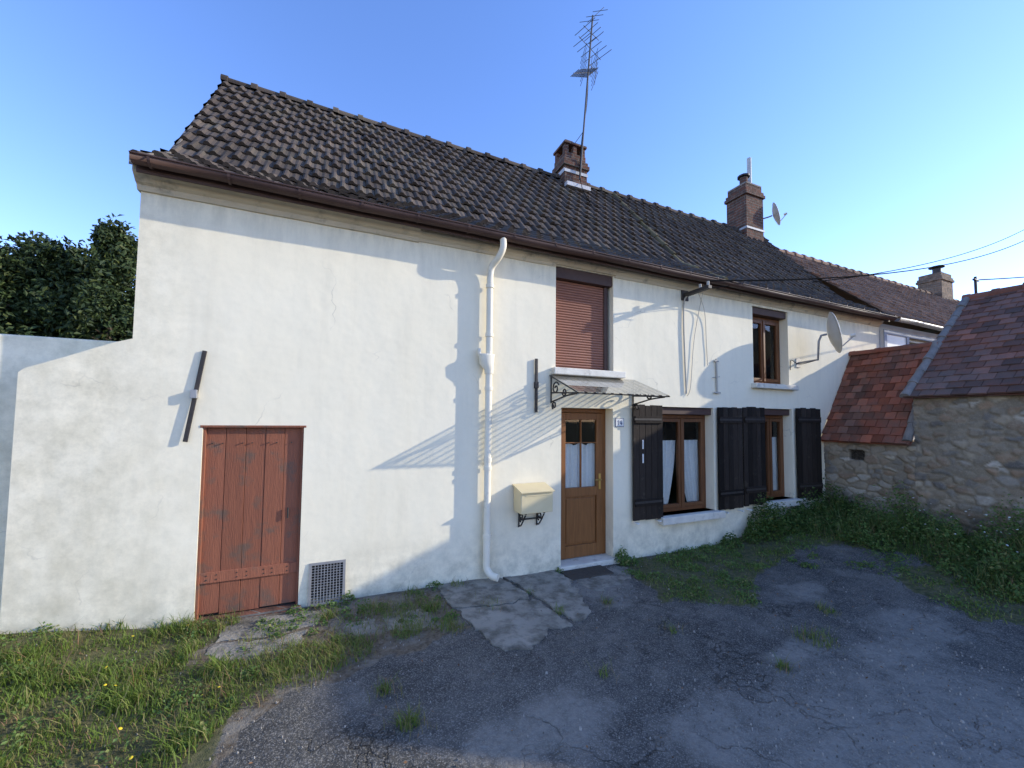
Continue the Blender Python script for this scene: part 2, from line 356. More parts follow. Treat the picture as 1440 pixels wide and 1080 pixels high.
for y in ys:
    for x in xs:
        fine=-5<x<9.3 and -5.2<y<.4; z=gh(x,y); c=[0,0,0]
        if fine:
            z+=.012*noise.noise((x*1.3,y*1.3,0))+.004*noise.noise((x*6,y*6,3))
            w=noise.noise((x*2.2,y*2.2,5))*.2+noise.noise((x*7,y*7,5))*.08; w2=noise.noise((x*2.2,y*2.2,9))*.2
            p=(x+w,y+w2)
            c[0]=.75 if inpoly(p,soilP) else 0
            c[1]=.95 if inpoly(p,grassL) else (.65 if inpoly(p,grassR) and not inpoly(p,bareR) else 0)
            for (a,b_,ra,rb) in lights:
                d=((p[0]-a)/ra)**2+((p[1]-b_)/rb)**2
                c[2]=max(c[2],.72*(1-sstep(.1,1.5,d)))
        else: c=[.0,.9 if (x<-4.6 or y>1 or x>9.4) else 0,0]
        GV.append((x,y,z)); GC.append(c)
nx=len(xs); GF=[(j*nx+i,j*nx+i+1,(j+1)*nx+i+1,(j+1)*nx+i) for j in range(len(ys)-1) for i in range(nx-1)]
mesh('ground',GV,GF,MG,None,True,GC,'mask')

def slab(name,poly,th,mat):
    bm=bmesh.new(); pts=[]
    n=len(poly)
    for i in range(n):
        a=Vector((*poly[i],0)); b=Vector((*poly[(i+1)%n],0)); m=max(1,int((b-a).length/.03))
        for k in range(m):
            p=a.lerp(b,k/m); qx=noise.noise((p.x*9,p.y*9,1))*.05+noise.noise((p.x*30,p.y*30,1))*.02; qy=noise.noise((p.x*9,p.y*9,6))*.05+noise.noise((p.x*30,p.y*30,6))*.02
            pts.append((p.x+qx,min(p.y+qy,.0)))
    vs=[bm.verts.new((x,y,gh(x,y)+th+.012*noise.noise((x*1.3,y*1.3,0)))) for x,y in pts]
    f=bm.faces.new(vs)
    bmesh.ops.extrude_face_region(bm,geom=[f])
    for v in vs: v.co.z-=.12
    bmesh.ops.recalc_face_normals(bm,faces=bm.faces)
    me=bpy.data.meshes.new(name); bm.to_mesh(me); bm.free(); me.materials.append(mat); return link(bpy.data.objects.new(name,me))
slab('concrete_slab',[(1.08,0),(1.85,0),(1.95,-.35),(1.98,-.62),(1.55,-.70),(1.13,-.62),(1.1,-.5)],.016,MSlab)
slab('concrete_slab',[(1.14,-.64),(1.55,-.72),(1.99,-.64),(2.02,-.8),(2.1,-1.25),(1.85,-1.28),(1.68,-1.42),(1.5,-1.53),(1.28,-1.46),(1.2,-1.05)],.012,MSlab)
slab('concrete_slab',[(1.9,0),(2.6,0),(2.62,-.4),(2.5,-.8),(2.42,-1.1),(2.22,-1.22),(2.14,-1.2),(2.06,-.75),(1.99,-.3)],.022,MSlab)
slab('concrete_slab',[(-.85,-.12),(-.2,-.1),(-.02,-.2),(-.15,-.42),(-.45,-.5),(-.9,-.42)],.008,MSlab)
slab('concrete_slab',[(-.88,-.46),(-.45,-.54),(-.2,-.5),(-.25,-.75),(-.75,-.8),(-.92,-.6)],.006,MSlab)
slab('concrete_slab',[(.45,-.55),(.8,-.5),(.95,-.75),(.7,-.9),(.45,-.8)],.005,MSlab)
slab('concrete_slab',[(.1,-.5),(.35,-.52),(.38,-.75),(.15,-.8)],.004,MSlab)
slab('concrete_slab',[(2.68,-.38),(3.5,-.1),(3.65,-.35),(3.2,-.62),(2.75,-.7)],.006,MSlab)

# ---------------------------------------------------------------- HOUSE
H=empty('white_house'); XL,XR=-1.69,10.5
ops=[(-1.15,-.31,-.3,1.86,.07),(-.21,.11,.08,.46,.15),(2.62,3.56,2.64,4.02,.2),(2.71,3.55,.06,2.12,.24),(4.45,5.53,.55,2.17,.24),(6.72,7.52,.6,2.19,.24),(6.51,7.46,2.62,3.96,.24)]
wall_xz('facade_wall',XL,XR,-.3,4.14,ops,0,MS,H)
b=B(); b.add([(XL,0.001,-.3),(XL,5.0,-.3),(XL,5.0,4.3),(XL,2.45,6.9),(XL,.55,4.55),(XL,0.001,4.14)],[(0,5,4,3,2,1)])
b.add([(XR,0.001,-.3),(XR,5.0,-.3),(XR,5.0,4.3),(XR,2.45,6.9),(XR,.55,4.55),(XR,0.001,4.14)],[(0,1,2,3,4,5)])
b.add([(XL,5,-.3),(XR,5,-.3),(XR,5,4.3),(XL,5,4.3)],[(3,2,1,0)])
b.done('rear_walls',MS,H)
for nm,(a,c,e,f) in dict(d=(2.5,3.8,0,2.4),w1=(4.2,5.8,.3,2.4),w2=(6.6,7.7,.3,2.4),u2=(6.3,7.6,2.45,4.1),vent=(-.3,.2,0,.6)).items():
    b=B(); y0=.245; y1=1.3
    if nm=='vent': y0,y1=.152,.5
    b.add([(a,y0,e),(c,y0,e),(c,y1,e),(a,y1,e),(a,y0,f),(c,y0,f),(c,y1,f),(a,y1,f)],[(0,3,2,1),(4,5,6,7),(1,2,6,5),(2,3,7,6),(3,0,4,7)])
    b.done('room_'+nm,MBlack,H)
def cornice(prof,x0,x1,nm):
    n=max(2,int((x1-x0)/.25)); V=[];F=[]; m=len(prof)
    for i in range(n+1):
        x=x0+(x1-x0)*i/n
        for (y,z) in prof:
            jz=.006*noise.noise((x*2,y*9,z*9)); V.append((x,y+.005*noise.noise((x*3,2,z*9)),z+jz))
    for i in range(n):
        for k in range(m-1): p=i*m+k; F.append((p,p+m,p+m+1,p+1))
    F.append(tuple(range(m))); F.append(tuple(n*m+k for k in range(m))[::-1])
    mesh(nm,V,F,MTrim,H)
cornice([(.05,3.985),(-.02,3.985),(-.035,4.01),(-.04,4.03),(-.07,4.045),(-.10,4.08),(-.13,4.105),(-.135,4.15),(.05,4.15)],XL-.02,.80,'cornice')
cr=[(.05,4.0),(-.015,4.0),(-.03,4.03),(-.06,4.05),(-.085,4.085),(-.09,4.15),(.05,4.15)]
cornice(cr,.803,2.60,'cornice_middle')
cornice([(.05,4.03),(-.03,4.03),(-.06,4.06),(-.085,4.085),(-.09,4.15),(.05,4.15)],2.603,3.58,'cornice_over_window')
cornice(cr,3.583,XR,'cornice_right')
# roof
E=(-.19,4.18); K=(.62,4.72); Rg=(2.45,6.97); vx0,vx1=-1.70,10.45
v1=Vector((0,K[0]-E[0],K[1]-E[1])); v2=Vector((0,Rg[0]-K[0],Rg[1]-K[1]))
tiles('roof_tiles_lower',(vx0,E[0],E[1]),(1,0,0),v1,vx1-vx0,v1.length,.205,.24,MTile,H)
tiles('roof_tiles_upper',(vx0,K[0],K[1]),(1,0,0),v2,vx1-vx0,v2.length,.205,.225,MTile,H)
b=B()
b.add([(vx0,E[0],E[1]-.02),(vx1,E[0],E[1]-.02),(vx1,K[0],K[1]-.02),(vx0,K[0],K[1]-.02),(vx1,Rg[0],Rg[1]-.01),(vx0,Rg[0],Rg[1]-.01),(vx1,4.3,4.72),(vx0,4.3,4.72),(vx1,5.2,4.2),(vx0,5.2,4.2)],[(0,1,2,3),(3,2,4,5),(5,4,6,7),(7,6,8,9)])
b.add([(vx0,E[0],E[1]-.025),(vx1,E[0],E[1]-.025),(vx1,.05,E[1]-.026),(vx0,.05,E[1]-.026)],[(0,3,2,1)])
b.done('roof_deck',MTile,H)
b=B()
for (p,q) in ((E,K),(K,Rg)):
    b.add([(vx0-.012,p[0],p[1]+.03),(vx0-.012,q[0],q[1]+.03),(vx0-.012,q[0],q[1]-.10),(vx0-.012,p[0],p[1]-.06),(vx0+.02,p[0],p[1]+.03),(vx0+.02,q[0],q[1]+.03),(vx0+.02,q[0],q[1]-.10),(vx0+.02,p[0],p[1]-.06)],[(0,1,2,3),(7,6,5,4),(0,4,5,1),(3,2,6,7),(0,3,7,4)])
b.done('verge_board',MMort,H)
ridge('ridge_tiles',(vx0,Rg[0],Rg[1]+.0),(vx1,Rg[0],Rg[1]-.03),.08,.37,MTile,H,.024)
MMoss=tile_mat('mossy_joint_tile',(.085,.07,.04),(.12,.10,.055),(.14,.125,.05),.3)
ridge('roof_joint_tiles_upper',(5.55,K[0],K[1]+.02),(5.45,Rg[0],Rg[1]+.01),.05,.3,MMoss,H,.012)
ridge('roof_joint_tiles_lower',(5.60,E[0]+.02,E[1]+.03),(5.55,K[0],K[1]+.02),.05,.3,MMoss,H,.012)
def gutter(name,x0,x1,y,z0,z1,r,mat,parent):
    n=max(2,int((x1-x0)/.6)); m=11; V=[];F=[]
    for i in range(n+1):
        x=x0+(x1-x0)*i/n; z=z0+(z1-z0)*i/n+ .006*math.sin(i*1.7)
        for k in range(m):
            a=math.pi+math.pi*k/(m-1); V.append((x,y+r*math.cos(a),z+r*math.sin(a)))
        for k in range(m):
            a=2*math.pi-math.pi*k/(m-1); V.append((x,y+(r-.005)*math.cos(a),z+(r-.005)*math.sin(a)))
    M=2*m
    for i in range(n):
        for k in range(M):
            p=i*M+k; q=i*M+(k+1)%M; F.append((p,q,q+M,p+M))
    F.append(tuple(range(m))); F.append(tuple(n*M+k for k in range(m))[::-1])
    mesh(name,V,F,mat,parent,True)
GY=-.255
gutter('gutter',-1.665,10.5,GY,4.16,4.13,.058,MGut,H)
b=B()
for i in range(22):
    x=-1.55+i*.57; b.box(x,x+.02,GY-.063,GY+.065,4.152,4.168)
    V=[]
    for k in range(9):
        a=math.pi+math.pi*k/8; V+= [(x,GY+.064*math.cos(a),4.155+.064*math.sin(a)),(x+.022,GY+.064*math.cos(a),4.155+.064*math.sin(a))]
    b.add(V,[(2*k,2*k+1,2*k+3,2*k+2) for k in range(8)])
b.box(-1.66,10.5,-.192,-.175,4.07,4.15)
b.done('gutter_brackets_and_fascia',MGut,H)
tube('gutter_bead',[(-1.665,GY-.06,4.166),(4.4,GY-.06,4.153),(10.5,GY-.06,4.136)],.008,MGut,H)
# downpipe
px,py=1.655,-.075
tube('downpipe',smoothpts([(1.75,GY,4.11),(1.75,GY,4.0),(1.72,-.2,3.90),(px+.01,-.10,3.80),(px,py,3.66)],5)+[(px,py,2.73)],.041,MPipe,H)
tube('downpipe_lower',[(px,py,2.70),(px,py,.30)]+smoothpts([(px,py,.3),(px,py-.01,.2),(px+.04,-.14,.135),(px+.10,-.2,.12)],4),.043,MPipe,H)
V=[];F=[]
ringz=[(2.50,.05),(2.55,.055),(2.62,.085),(2.72,.095),(2.735,.1),(2.735,.05)]
for z,r in ringz:
    for k in range(12): a=k*math.pi/6; V.append((px-(.03 if r>.06 else 0)+r*1.05*math.cos(a),py+min(r,.07)*math.sin(a),z))
for i in range(5):
    for k in range(12): F.append((i*12+k,i*12+(k+1)%12,(i+1)*12+(k+1)%12,(i+1)*12+k))
mesh('downpipe_hopper',V,F,MPipe,H,True)
for z in (3.55,2.95,2.3,1.45,1.35,.55): tube('pipe_collar',[(px,py,z),(px,py,z+.045)],.051,MPipe,H)
tube('side_inlet',smoothpts([(px-.12,-.05,2.80),(px-.11,-.07,2.72),(px-.05,-.075,2.66)],4),.022,MPipe,H)

# sills
b=B(); b.box(2.55,3.70,-.10,.2,2.55,2.64); b.box(4.36,5.64,-.11,.24,.44,.55); b.box(6.64,7.72,-.11,.24,.49,.60); b.box(6.44,7.58,-.10,.24,2.53,2.615)
b.done('window_sills',MSill,H,.01)
b=B(); b.box(2.66,3.62,-.06,.3,-.1,.065); b.done('door_step',MSill,H,.01)
b=B(); b.box(2.66,3.28,-.36,-.07,.0,.022); b.done('doormat',surf('doormat',(.06,.05,.04),(.09,.075,.055),30),H,.005)

# roller shutter (upper window)
V=[]; z=2.645
while z<3.86:
    for (dy,dz) in ((.112,0),(.100,.004),(.094,.016),(.098,.030),(.112,.0345)):
        V+=[(2.64,dy,z+dz),(3.47,dy,z+dz)]
    z+=.036
F=[(2*k,2*k+1,2*k+3,2*k+2) for k in range(len(V)//2-1)]
mesh('roller_shutter',V,F,MRoll,H)
b=B(); b.box(2.622,3.558,.02,.19,3.87,4.018); b.box(3.46,3.52,.075,.17,2.642,3.87); b.box(2.622,2.65,.075,.17,2.642,3.87); b.done('roller_box_and_guides',MGut,H,.004)
b=B(); b.box(2.65,3.46,.12,.16,2.642,3.87); b.box(3.52,3.558,.15,.19,2.642,3.87); b.done('shutter_backing',MBlack,H)

def window(nm,x0,x1,z0,z1,y,mat,two=True,box_top=.1,curt=True,fw=.055):
    b=B(); zt=z1-box_top
    b.box(x0,x0+fw,y,y+.07,z0,zt); b.box(x1-fw,x1,y,y+.07,z0,zt); b.box(x0+fw,x1-fw,y,y+.07,z0,z0+fw); b.box(x0+fw,x1-fw,y,y+.07,zt-fw,zt)
    xm=(x0+x1)/2; segs=[(x0+fw,xm),(xm,x1-fw)] if two else [(x0+fw,x1-fw)]
    s=.055
    for a,c in segs:
        a+=.004;c-=.004; e=z0+fw+.004; f=zt-fw-.004
        b.box(a,a+s,y-.015,y+.045,e,f); b.box(c-s,c,y-.015,y+.045,e,f); b.box(a+s,c-s,y-.015,y+.045,e,e+s); b.box(a+s,c-s,y-.015,y+.045,f-s,f)
        g=B(); g.add([(a+s,y+.015,e+s),(c-s,y+.015,e+s),(c-s,y+.015,f-s),(a+s,y+.015,f-s)],[(0,1,2,3)]); g.done(nm+'_glass',MGlass,H)
    if two: b.box(xm-.02,xm+.02,y-.03,y-.0155,z0+fw,zt-fw)
    b.done(nm+'_frame',mat,H,.005)
    if box_top>.02: box(nm+'_roller_box',x0+.002,x1-.002,y-.12,y+.06,zt+.003,z1-.003,MGut,H,.006)
    if curt:
        for a,c in segs:
            V=[];n=40; zt2=z0+(z1-z0)*curt; left=(a+c)/2<xm
            for i in range(n+1):
                t=i/n
                for j in range(7):
                    q=j/6; zz=z0+.08+(zt2-z0-.08)*q
                    pull=.45*(1-q)**1.5
                    tt=t*(1-pull) if left else 1-(1-t)*(1-pull)
                    V.append((a+.02+(c-a-.04)*tt,y+.085+.018*math.sin(t*30+q*2),zz))
            F=[(i*7+j,(i+1)*7+j,(i+1)*7+j+1,i*7+j+1) for i in range(n) for j in range(6)]
            mesh(nm+'_curtain',V,F,MCurt,H,True)
window('window_ground',4.45,5.53,.555,2.165,.16,MOakD,True,.11,.68)
window('window_ground2',6.72,7.52,.605,2.185,.16,MOakD,True,.11,.68)
window('window_upper',6.51,7.46,2.62,3.955,.15,MOakD,True,.12,0)

# entrance door
y=.17
b=B(); b.box(2.71,2.77,y,y+.06,.066,2.118); b.box(3.49,3.55,y,y+.06,.066,2.118); b.box(2.77,3.49,y,y+.06,2.06,2.118)
L0,L1=2.775,3.485; st=.10; yl=y-.012
b.box(L0,L0+st,yl,y+.04,.075,2.055); b.box(L1-st,L1,yl,y+.04,.075,2.055)
b.box(L0+st,L1-st,yl,y+.04,.075,.24); b.box(L0+st,L1-st,yl,y+.04,.90,1.02); b.box(L0+st,L1-st,yl,y+.04,1.96,2.055)
b.box(L0+st+.02,L1-st-.02,y+.0,y+.03,.27,.87); b.box(L0+st,L1-st,y+.012,y+.028,.24,.90)
xm=(L0+L1)/2; b.box(xm-.007,xm+.007,yl+.004,y+.03,1.02,1.96)
for z in (1.64,): b.box(L0+st,L1-st,yl+.006,y+.028,z-.007,z+.007)
b.done('entrance_door',MOak,H,.005)
g=B(); g.add([(L0+st,y+.012,1.02),(L1-st,y+.012,1.02),(L1-st,y+.012,1.96),(L0+st,y+.012,1.96)],[(0,1,2,3)]); g.done('door_glass',MGlass,H)
V=[];n=50
for i in range(n+1):
    t=i/n
    for j in range(5): V.append((L0+st-.02+(L1-L0-2*st+.04)*t,y+.05+.014*math.sin(t*42),1.0+(.60+.03*abs(math.sin(t*9)))*j/4))
mesh('door_curtain',V,[(i*5+j,(i+1)*5+j,(i+1)*5+j+1,i*5+j+1) for i in range(n) for j in range(4)],MCurt,H,True)
brass=surf('brass_handle',(.6,.42,.15),(.5,.35,.12),8,rough=.3,metal=.9,bst=0)
box('door_handle_plate',3.415,3.45,yl-.01,yl-.001,.98,1.2,brass,H,.003); tube('door_handle',[(3.432,yl-.01,1.12),(3.432,yl-.05,1.12),(3.33,yl-.05,1.12)],.009,brass,H)

# small old plank door
b=B(); n=5; w=(.84-.02)/n
for i in range(n):
    a=-1.14+i*w; b.box(a+.0015,a+w-.0015,.045+random.uniform(-.003,.003),.065,.09+random.uniform(0,.03),1.845)
b.box(-1.13,-.33,.030,.046,.40,.50)
b.done('plank_door',MRust,H,.003)
b=B(); b.box(-1.17,-.29,-.006,.03,1.85,1.872); b.box(-1.148,-1.128,.012,.06,.06,1.85); b.box(-.332,-.312,.012,.06,.06,1.85)
b.done('plank_door_frame',MRust,H,.003)
box('plank_door_back',-1.15,-.31,.067,.09,-.2,1.86,MBlack,H,0)
b=B(); b.box(-1.2,-.28,-.03,.1,-.1,.085); b.done('plank_door_threshold',brick_mat('threshold_brick',(.25,.11,.07),(.18,.08,.05),(.2,.18,.15)),H,.01)
tube('door_latch',[(-.43,.02,.95),(-.43,.02,1.05)],.008,MIron,H)
tube('door_studs',[[(x,.04,z),(x,.026,z)] for x in (-1.08,-1.0,-.84,-.76,-.62,-.55,-.42) for z in (.43,.47,1.7)],.006,MIron,H)

vg=empty('vent_grille')
M=Matrix.Translation((-.05,-.01,.06))@Matrix.Rotation(D2R(-4),4,'X')
b=B(); W,Hh=.34,.42
for a in ((-W/2,-W/2+.025,0,Hh),(W/2-.025,W/2,0,Hh),(-W/2+.025,W/2-.025,0,.025),(-W/2+.025,W/2-.025,Hh-.025,Hh)): b.box(a[0],a[1],-.03,-.005,a[2],a[3],M)
for i in range(9):
    x=-W/2+.025+.29*(i+1)/10; b.box(x-.004,x+.004,-.022,-.016,.025,Hh-.025,M)
for i in range(13):
    z=.025+.37*(i+1)/14; b.box(-W/2+.025,W/2-.025,-.015,-.009,z-.004,z+.004,M)
b.done('grid',MGalv,vg)

# ---------------------------------------------------------------- shutters
def shutter(x0,x1,z0,z1,ang=0,hinge='l'):
    w=x1-x0; n=max(4,int(round(w/.115))); b=B()
    hx=x0 if hinge=='l' else x1
    M=Matrix.Translation((hx,-.045,0))@Matrix.Rotation(D2R(ang),4,'Z')@Matrix.Translation((-hx,0,0))
    for i in range(n):
        a=x0+w*i/n; b.box(a+.002,a+w/n-.003,-.014+random.uniform(-.003,.003),.014,z0+random.uniform(-.018,.018),z1+random.uniform(-.01,.01),M)
    for z in (z0+.2,z1-.26): b.box(x0+.02,x1-.02,-.036,-.0145,z,z+.10,M)
    b.done('black_shutter',MShut,H,.003)
    b=B()
    for z in (z0+.24,z1-.22): b.box(x0+.0,x1-.05,-.043,-.037,z,z+.03,M)
    b.done('shutter_hinge_straps',MIron,H)
shutter(3.86,4.41,.54,2.18,0,'r'); shutter(5.57,6.13,.56,2.19,0,'l'); shutter(6.16,6.69,.58,2.2,0,'r'); shutter(7.56,8.16,.56,2.21,-6,'l')
b=B()
for x in (3.9,4.3,5.7,6.05,6.25,6.6,7.62,8.0): b.box(x,x+.03,-.10,-.0,.50,.515)
for (x,z) in ((4.02,1.35),(4.02,1.55)): b.box(x,x+.02,-.065,-.055,z,z+.13)
b.done('shutter_catches',MWhite,H)

# ---------------------------------------------------------------- chimneys & antenna
def chimney(name,cx,cy,w,d,z0,z1,mat):
    e=empty(name); b=B()
    b.box(cx-w/2,cx+w/2,cy-d/2,cy+d/2,z0,z1-.30)
    b.box(cx-w/2-.04,cx+w/2+.04,cy-d/2-.04,cy+d/2+.04,z1-.30,z1-.22)
    b.box(cx-w/2-.015,cx+w/2+.015,cy-d/2-.015,cy+d/2+.015,z1-.22,z1-.14)
    b.box(cx-w/2+.02,cx+w/2-.02,cy-d/2+.02,cy+d/2-.02,z1-.14,z1)
    b.done('stack',mat,e,.006)
    return e
c1=chimney('brick_chimney',4.33,2.42,.54,.48,6.3,7.42,MBrick)
b=B()
for x in (4.13,4.33,4.53):
    for yy in (2.26,2.58): b.box(x-.045,x+.045,yy-.045,yy+.045,7.42,7.60)
b.box(4.06,4.60,2.18,2.66,7.60,7.65); b.box(4.12,4.3,2.25,2.5,7.65,7.72); b.done('cap',MBrick,c1,.008)
b=B(); b.box(4.05,4.61,2.163,2.173,6.98,7.04); b.box(4.048,4.057,2.18,2.5,6.98,7.06); b.box(4.05,4.61,2.06,2.165,6.64,6.72); b.done('flashing',MFlash,c1)
c2=chimney('brick_chimney',9.78,2.45,.66,.56,5.9,8.12,MBrick)
b=B(); b.box(9.48,10.08,2.18,2.72,8.12,8.17); b.done('cap',MMort,c2,.01)
tube('cowl_pipe',[(9.62,2.35,8.17),(9.62,2.35,8.36)],.10,MBrick,c2); tube('cowl_hat',[(9.62,2.35,8.38),(9.62,2.35,8.42)],.15,MIron,c2)
tube('flue_pipe',[(9.92,2.4,8.17),(9.92,2.4,9.02)],.055,MFlash,c2)
b=B(); b.box(9.44,10.12,2.15,2.165,6.92,6.97); b.box(9.435,9.445,2.17,2.5,6.92,6.97); b.done('flashing',MFlash,c2)
c3=chimney('brick_chimney',20.2,2.5,.85,.65,5.4,7.45,MBrick2); tube('cowl_pipe',[(20.1,2.4,7.45),(20.1,2.4,7.66)],.12,MIron,c3); tube('cowl_hat',[(20.1,2.4,7.7),(20.1,2.4,7.74)],.22,MIron,c3)
def dish(name,c,nrm,dia,mount):
    e=empty(name); nrm=Vector(nrm).normalized(); q=nrm.to_track_quat('Z','Y').to_matrix(); V=[];F=[]; n=28; R=dia/2
    for i,t in enumerate((0.0001,.3,.6,.85,1.0,1.02)):
        for k in range(n):
            a=2*math.pi*k/n; V.append(Vector(c)+q@Vector((R*t*math.cos(a),R*t*math.sin(a)*1.08,R*.28*t*t - (.01 if t>1 else 0))))
    F=[(i*n+k,i*n+(k+1)%n,(i+1)*n+(k+1)%n,(i+1)*n+k) for i in range(5) for k in range(n)]
    o=mesh('reflector',V,F,MDish,e,True); s=o.modifiers.new('s','SOLIDIFY'); s.thickness=.008
    C=Vector(c); lnb=C+nrm*R*1.05+q@Vector((0,-R*.35,0))
    tube('lnb_arm',[tuple(C+q@Vector((0,-R*.95,R*.2))),tuple(lnb)],.010,MGalv,e); tube('lnb',[tuple(lnb),tuple(lnb-nrm*.07)],.028,MDish,e)
    tube('mount',smoothpts([tuple(C-nrm*.02),tuple(C-nrm*.10)],2)+mount,.018,MGalv,e); return e
sd=dish('satellite_dish',(7.80,-.47,3.50),(.60,-.77,.18),.66,[(7.72,-.36,3.38),(7.72,-.34,3.06),(7.72,0,3.04)])
box('wall_plate',7.66,7.78,-.015,0,2.96,3.12,MGalv,sd,.002)
tube('dish_cable',smoothpts([(7.72,-.3,3.05),(7.6,-.1,3.0),(7.5,-.02,3.08),(7.49,-.01,2.9)],5),.006,MCable,sd)
dish('satellite_dish',(10.55,2.2,7.5),(.6,-.75,.25),.56,[(10.4,2.35,7.45),(10.1,2.45,7.4)])

an=empty('tv_antenna'); ab=Vector((4.38,2.12,6.85)); at=Vector((4.70,2.12,10.5)); md=(at-ab)
tube('mast',[tuple(ab),tuple(at)],.019,MAlu,an)
def mp(z): return ab+md*((z-ab.z)/md.z)
def yagi(c,u,L,off,n,el,ev,r=.006):
    u=Vector(u).normalized(); ev=Vector(ev).normalized(); s=c-u*L*off
    P=[[tuple(s),tuple(s+u*L)]]
    for i in range(n):
        p=s+u*L*(i+.3)/n; e=el*(1-.35*i/n); P.append([tuple(p-ev*e/2),tuple(p+ev*e/2)])
    tube('yagi',P,r,MAlu,an)
yagi(mp(9.2),(-.75,-.4,-.62),1.0,.25,13,.30,(.35,-.9,.1),.007)
yagi(mp(9.75),(-.9,-.35,-.05),.8,.5,5,.6,(.35,-.9,.0),.006)
yagi(mp(10.1),(.7,.3,.15),.6,.5,4,.5,(.35,-.9,.05),.006)
yagi(mp(10.45),(.5,-.2,.55),.5,.3,3,.42,(-.6,.6,.2),.005)
yagi(mp(9.42),(-.8,-.4,-.05),.4,.9,2,.6,(.1,0,1),.005)
P=[]; c=mp(9.35)
for i in range(6):
    for s in (-1,1): P.append([tuple(c+Vector((.14*s-.05,-.2,-.25+.1*i))),tuple(c+Vector((.14*s+.1,.25,-.25+.1*i)))])
tube('reflector_grid',P,.005,MAlu,an)
tube('antenna_guy',[tuple(mp(7.9)),(4.3,2.4,7.6)],.006,MAlu,an)
tube('antenna_cable',smoothpts([tuple(mp(9.3)),tuple(mp(8.5)+Vector((.03,0,0))),tuple(mp(7.6)+Vector((-.03,0,0))),(4.36,2.05,6.75),(4.3,1.6,6.03)],5),.006,MCable,an)

# ---------------------------------------------------------------- awning
aw=empty('glass_awning'); A0,A1=2.53,3.92; zw,zf,yf=2.53,2.27,-.66
P=[[(A0,-.01,zw),(A1,-.01,zw)],[(A0,yf,zf),(A1,yf,zf)]]
nb=11
for i in range(nb+1):
    x=A0+(A1-A0)*i/nb; P.append([(x,-.01,zw+.004),(x,yf-.02,zf+.0)])
tube('ribs',P,.0085,MIron,aw)
mesh('glass_sheet',[(A0,-.01,zw+.016),(A1,-.01,zw+.016),(A1,yf-.03,zf+.012),(A0,yf-.03,zf+.012)],[(0,1,2,3)],MGlassA,aw)
for x in (A0+.02,A1-.02):
    P=[[(x,-.012,zw),(x,-.012,zw-.36)],[(x,-.012,zw-.22),(x,yf,zf)],smoothpts([(x,-.012,zw-.34),(x,-.15,zw-.32),(x,-.38,zw-.28),(x,-.62,zf-.005)],6),
       scroll((x,-.13,zw-.17),.085,1.4,(0,-1,0),(0,0,1),.5),scroll((x,-.34,zf+.03),.05,1.4,(0,-1,0),(0,0,1),3.5),scroll((x,-.09,zw-.39),.055,1.3,(0,-1,0),(0,0,-1),2.2)]
    tube('scroll_bracket',P,.010,MIron,aw)
# mailbox
mbx=empty('mailbox'); x0,x1=2.02,2.45
V=[(x0,-.25,.83),(x1,-.25,.83),(x1,-.02,.83),(x0,-.02,.83),(x0,-.25,1.075),(x1,-.25,1.075),(x1,-.02,1.135),(x0,-.02,1.135)]
b=B(); b.add(V,[(0,3,2,1),(4,5,6,7),(0,1,5,4),(1,2,6,5),(2,3,7,6),(3,0,4,7)]); b.done('body',MBox,mbx,.008)
b=B(); V=[(x0-.012,-.275,1.078),(x1+.012,-.275,1.078),(x1+.012,-.01,1.142),(x0-.012,-.01,1.142)]; b.add(V+[(v[0],v[1],v[2]+.014) for v in V],[(0,3,2,1),(4,5,6,7),(0,1,5,4),(1,2,6,5),(2,3,7,6),(3,0,4,7)])
b.box(x0+.06,x1-.06,-.254,-.2505,1.035,1.05); b.done('lid_and_flap',MBox,mbx,.003)
P=[]
for x in (x0+.08,x1-.1):
    P+=[[(x,-.012,.82),(x,-.012,.62)],[(x,-.012,.82),(x,-.22,.82)],scroll((x,-.09,.75),.06,1.2,(0,-1,0),(0,0,-1),2),smoothpts([(x,-.012,.64),(x,-.08,.66),(x,-.2,.80)],5)]
P.append([(x0+.08,-.05,.72),(x1-.1,-.05,.72)])
tube('iron_bracket',P,.009,MIron,mbx)
# number plate
npb=empty('house_number_plate'); b=B(); b.box(3.585,3.735,-.008,0,1.865,1.985); b.done('border',MBlue,npb,.002); b=B(); b.box(3.592,3.728,-.0105,-.0085,1.872,1.978); b.done('face',MWhite,npb)
b=B(); b.box(3.632,3.640,-.013,-.011,1.89,1.96); b.box(3.622,3.632,-.013,-.011,1.938,1.948); b.box(3.686,3.694,-.013,-.011,1.89,1.96); b.box(3.662,3.704,-.0135,-.0115,1.908,1.916); b.box(3.662,3.670,-.013,-.011,1.918,1.955); b.done('digits',MBlue,npb)
def bar(name,p,q,w,t,mat,parent=None):
    p=Vector(p);q=Vector(q);d=(q-p).normalized(); s=d.cross(Vector((0,1,0))).normalized(); b=B()
    V=[p-s*w/2,p+s*w/2,q+s*w/2,q-s*w/2]; V=V+[v+Vector((0,-t,0)) for v in V]
    b.add(V,[(0,1,2,3),(7,6,5,4),(0,4,5,1),(1,5,6,2),(2,6,7,3),(3,7,4,0)]); return b.done(name,mat,parent,.003)
it=empty('iron_wall_tie'); bar('bar',(-1.16,-.004,2.57),(-1.27,-.022,1.72),.035,.016,MIron,it); bar('pin',(-1.22,0,2.12),(-1.22,0,2.20),.05,.055,MGalv,it)
it=empty('iron_wall_tie'); bar('bar',(2.325,-.01,2.74),(2.325,-.01,2.05),.034,.025,MIron,it); bar('pin',(2.325,0,2.36),(2.325,0,2.44),.05,.045,MIron,it)
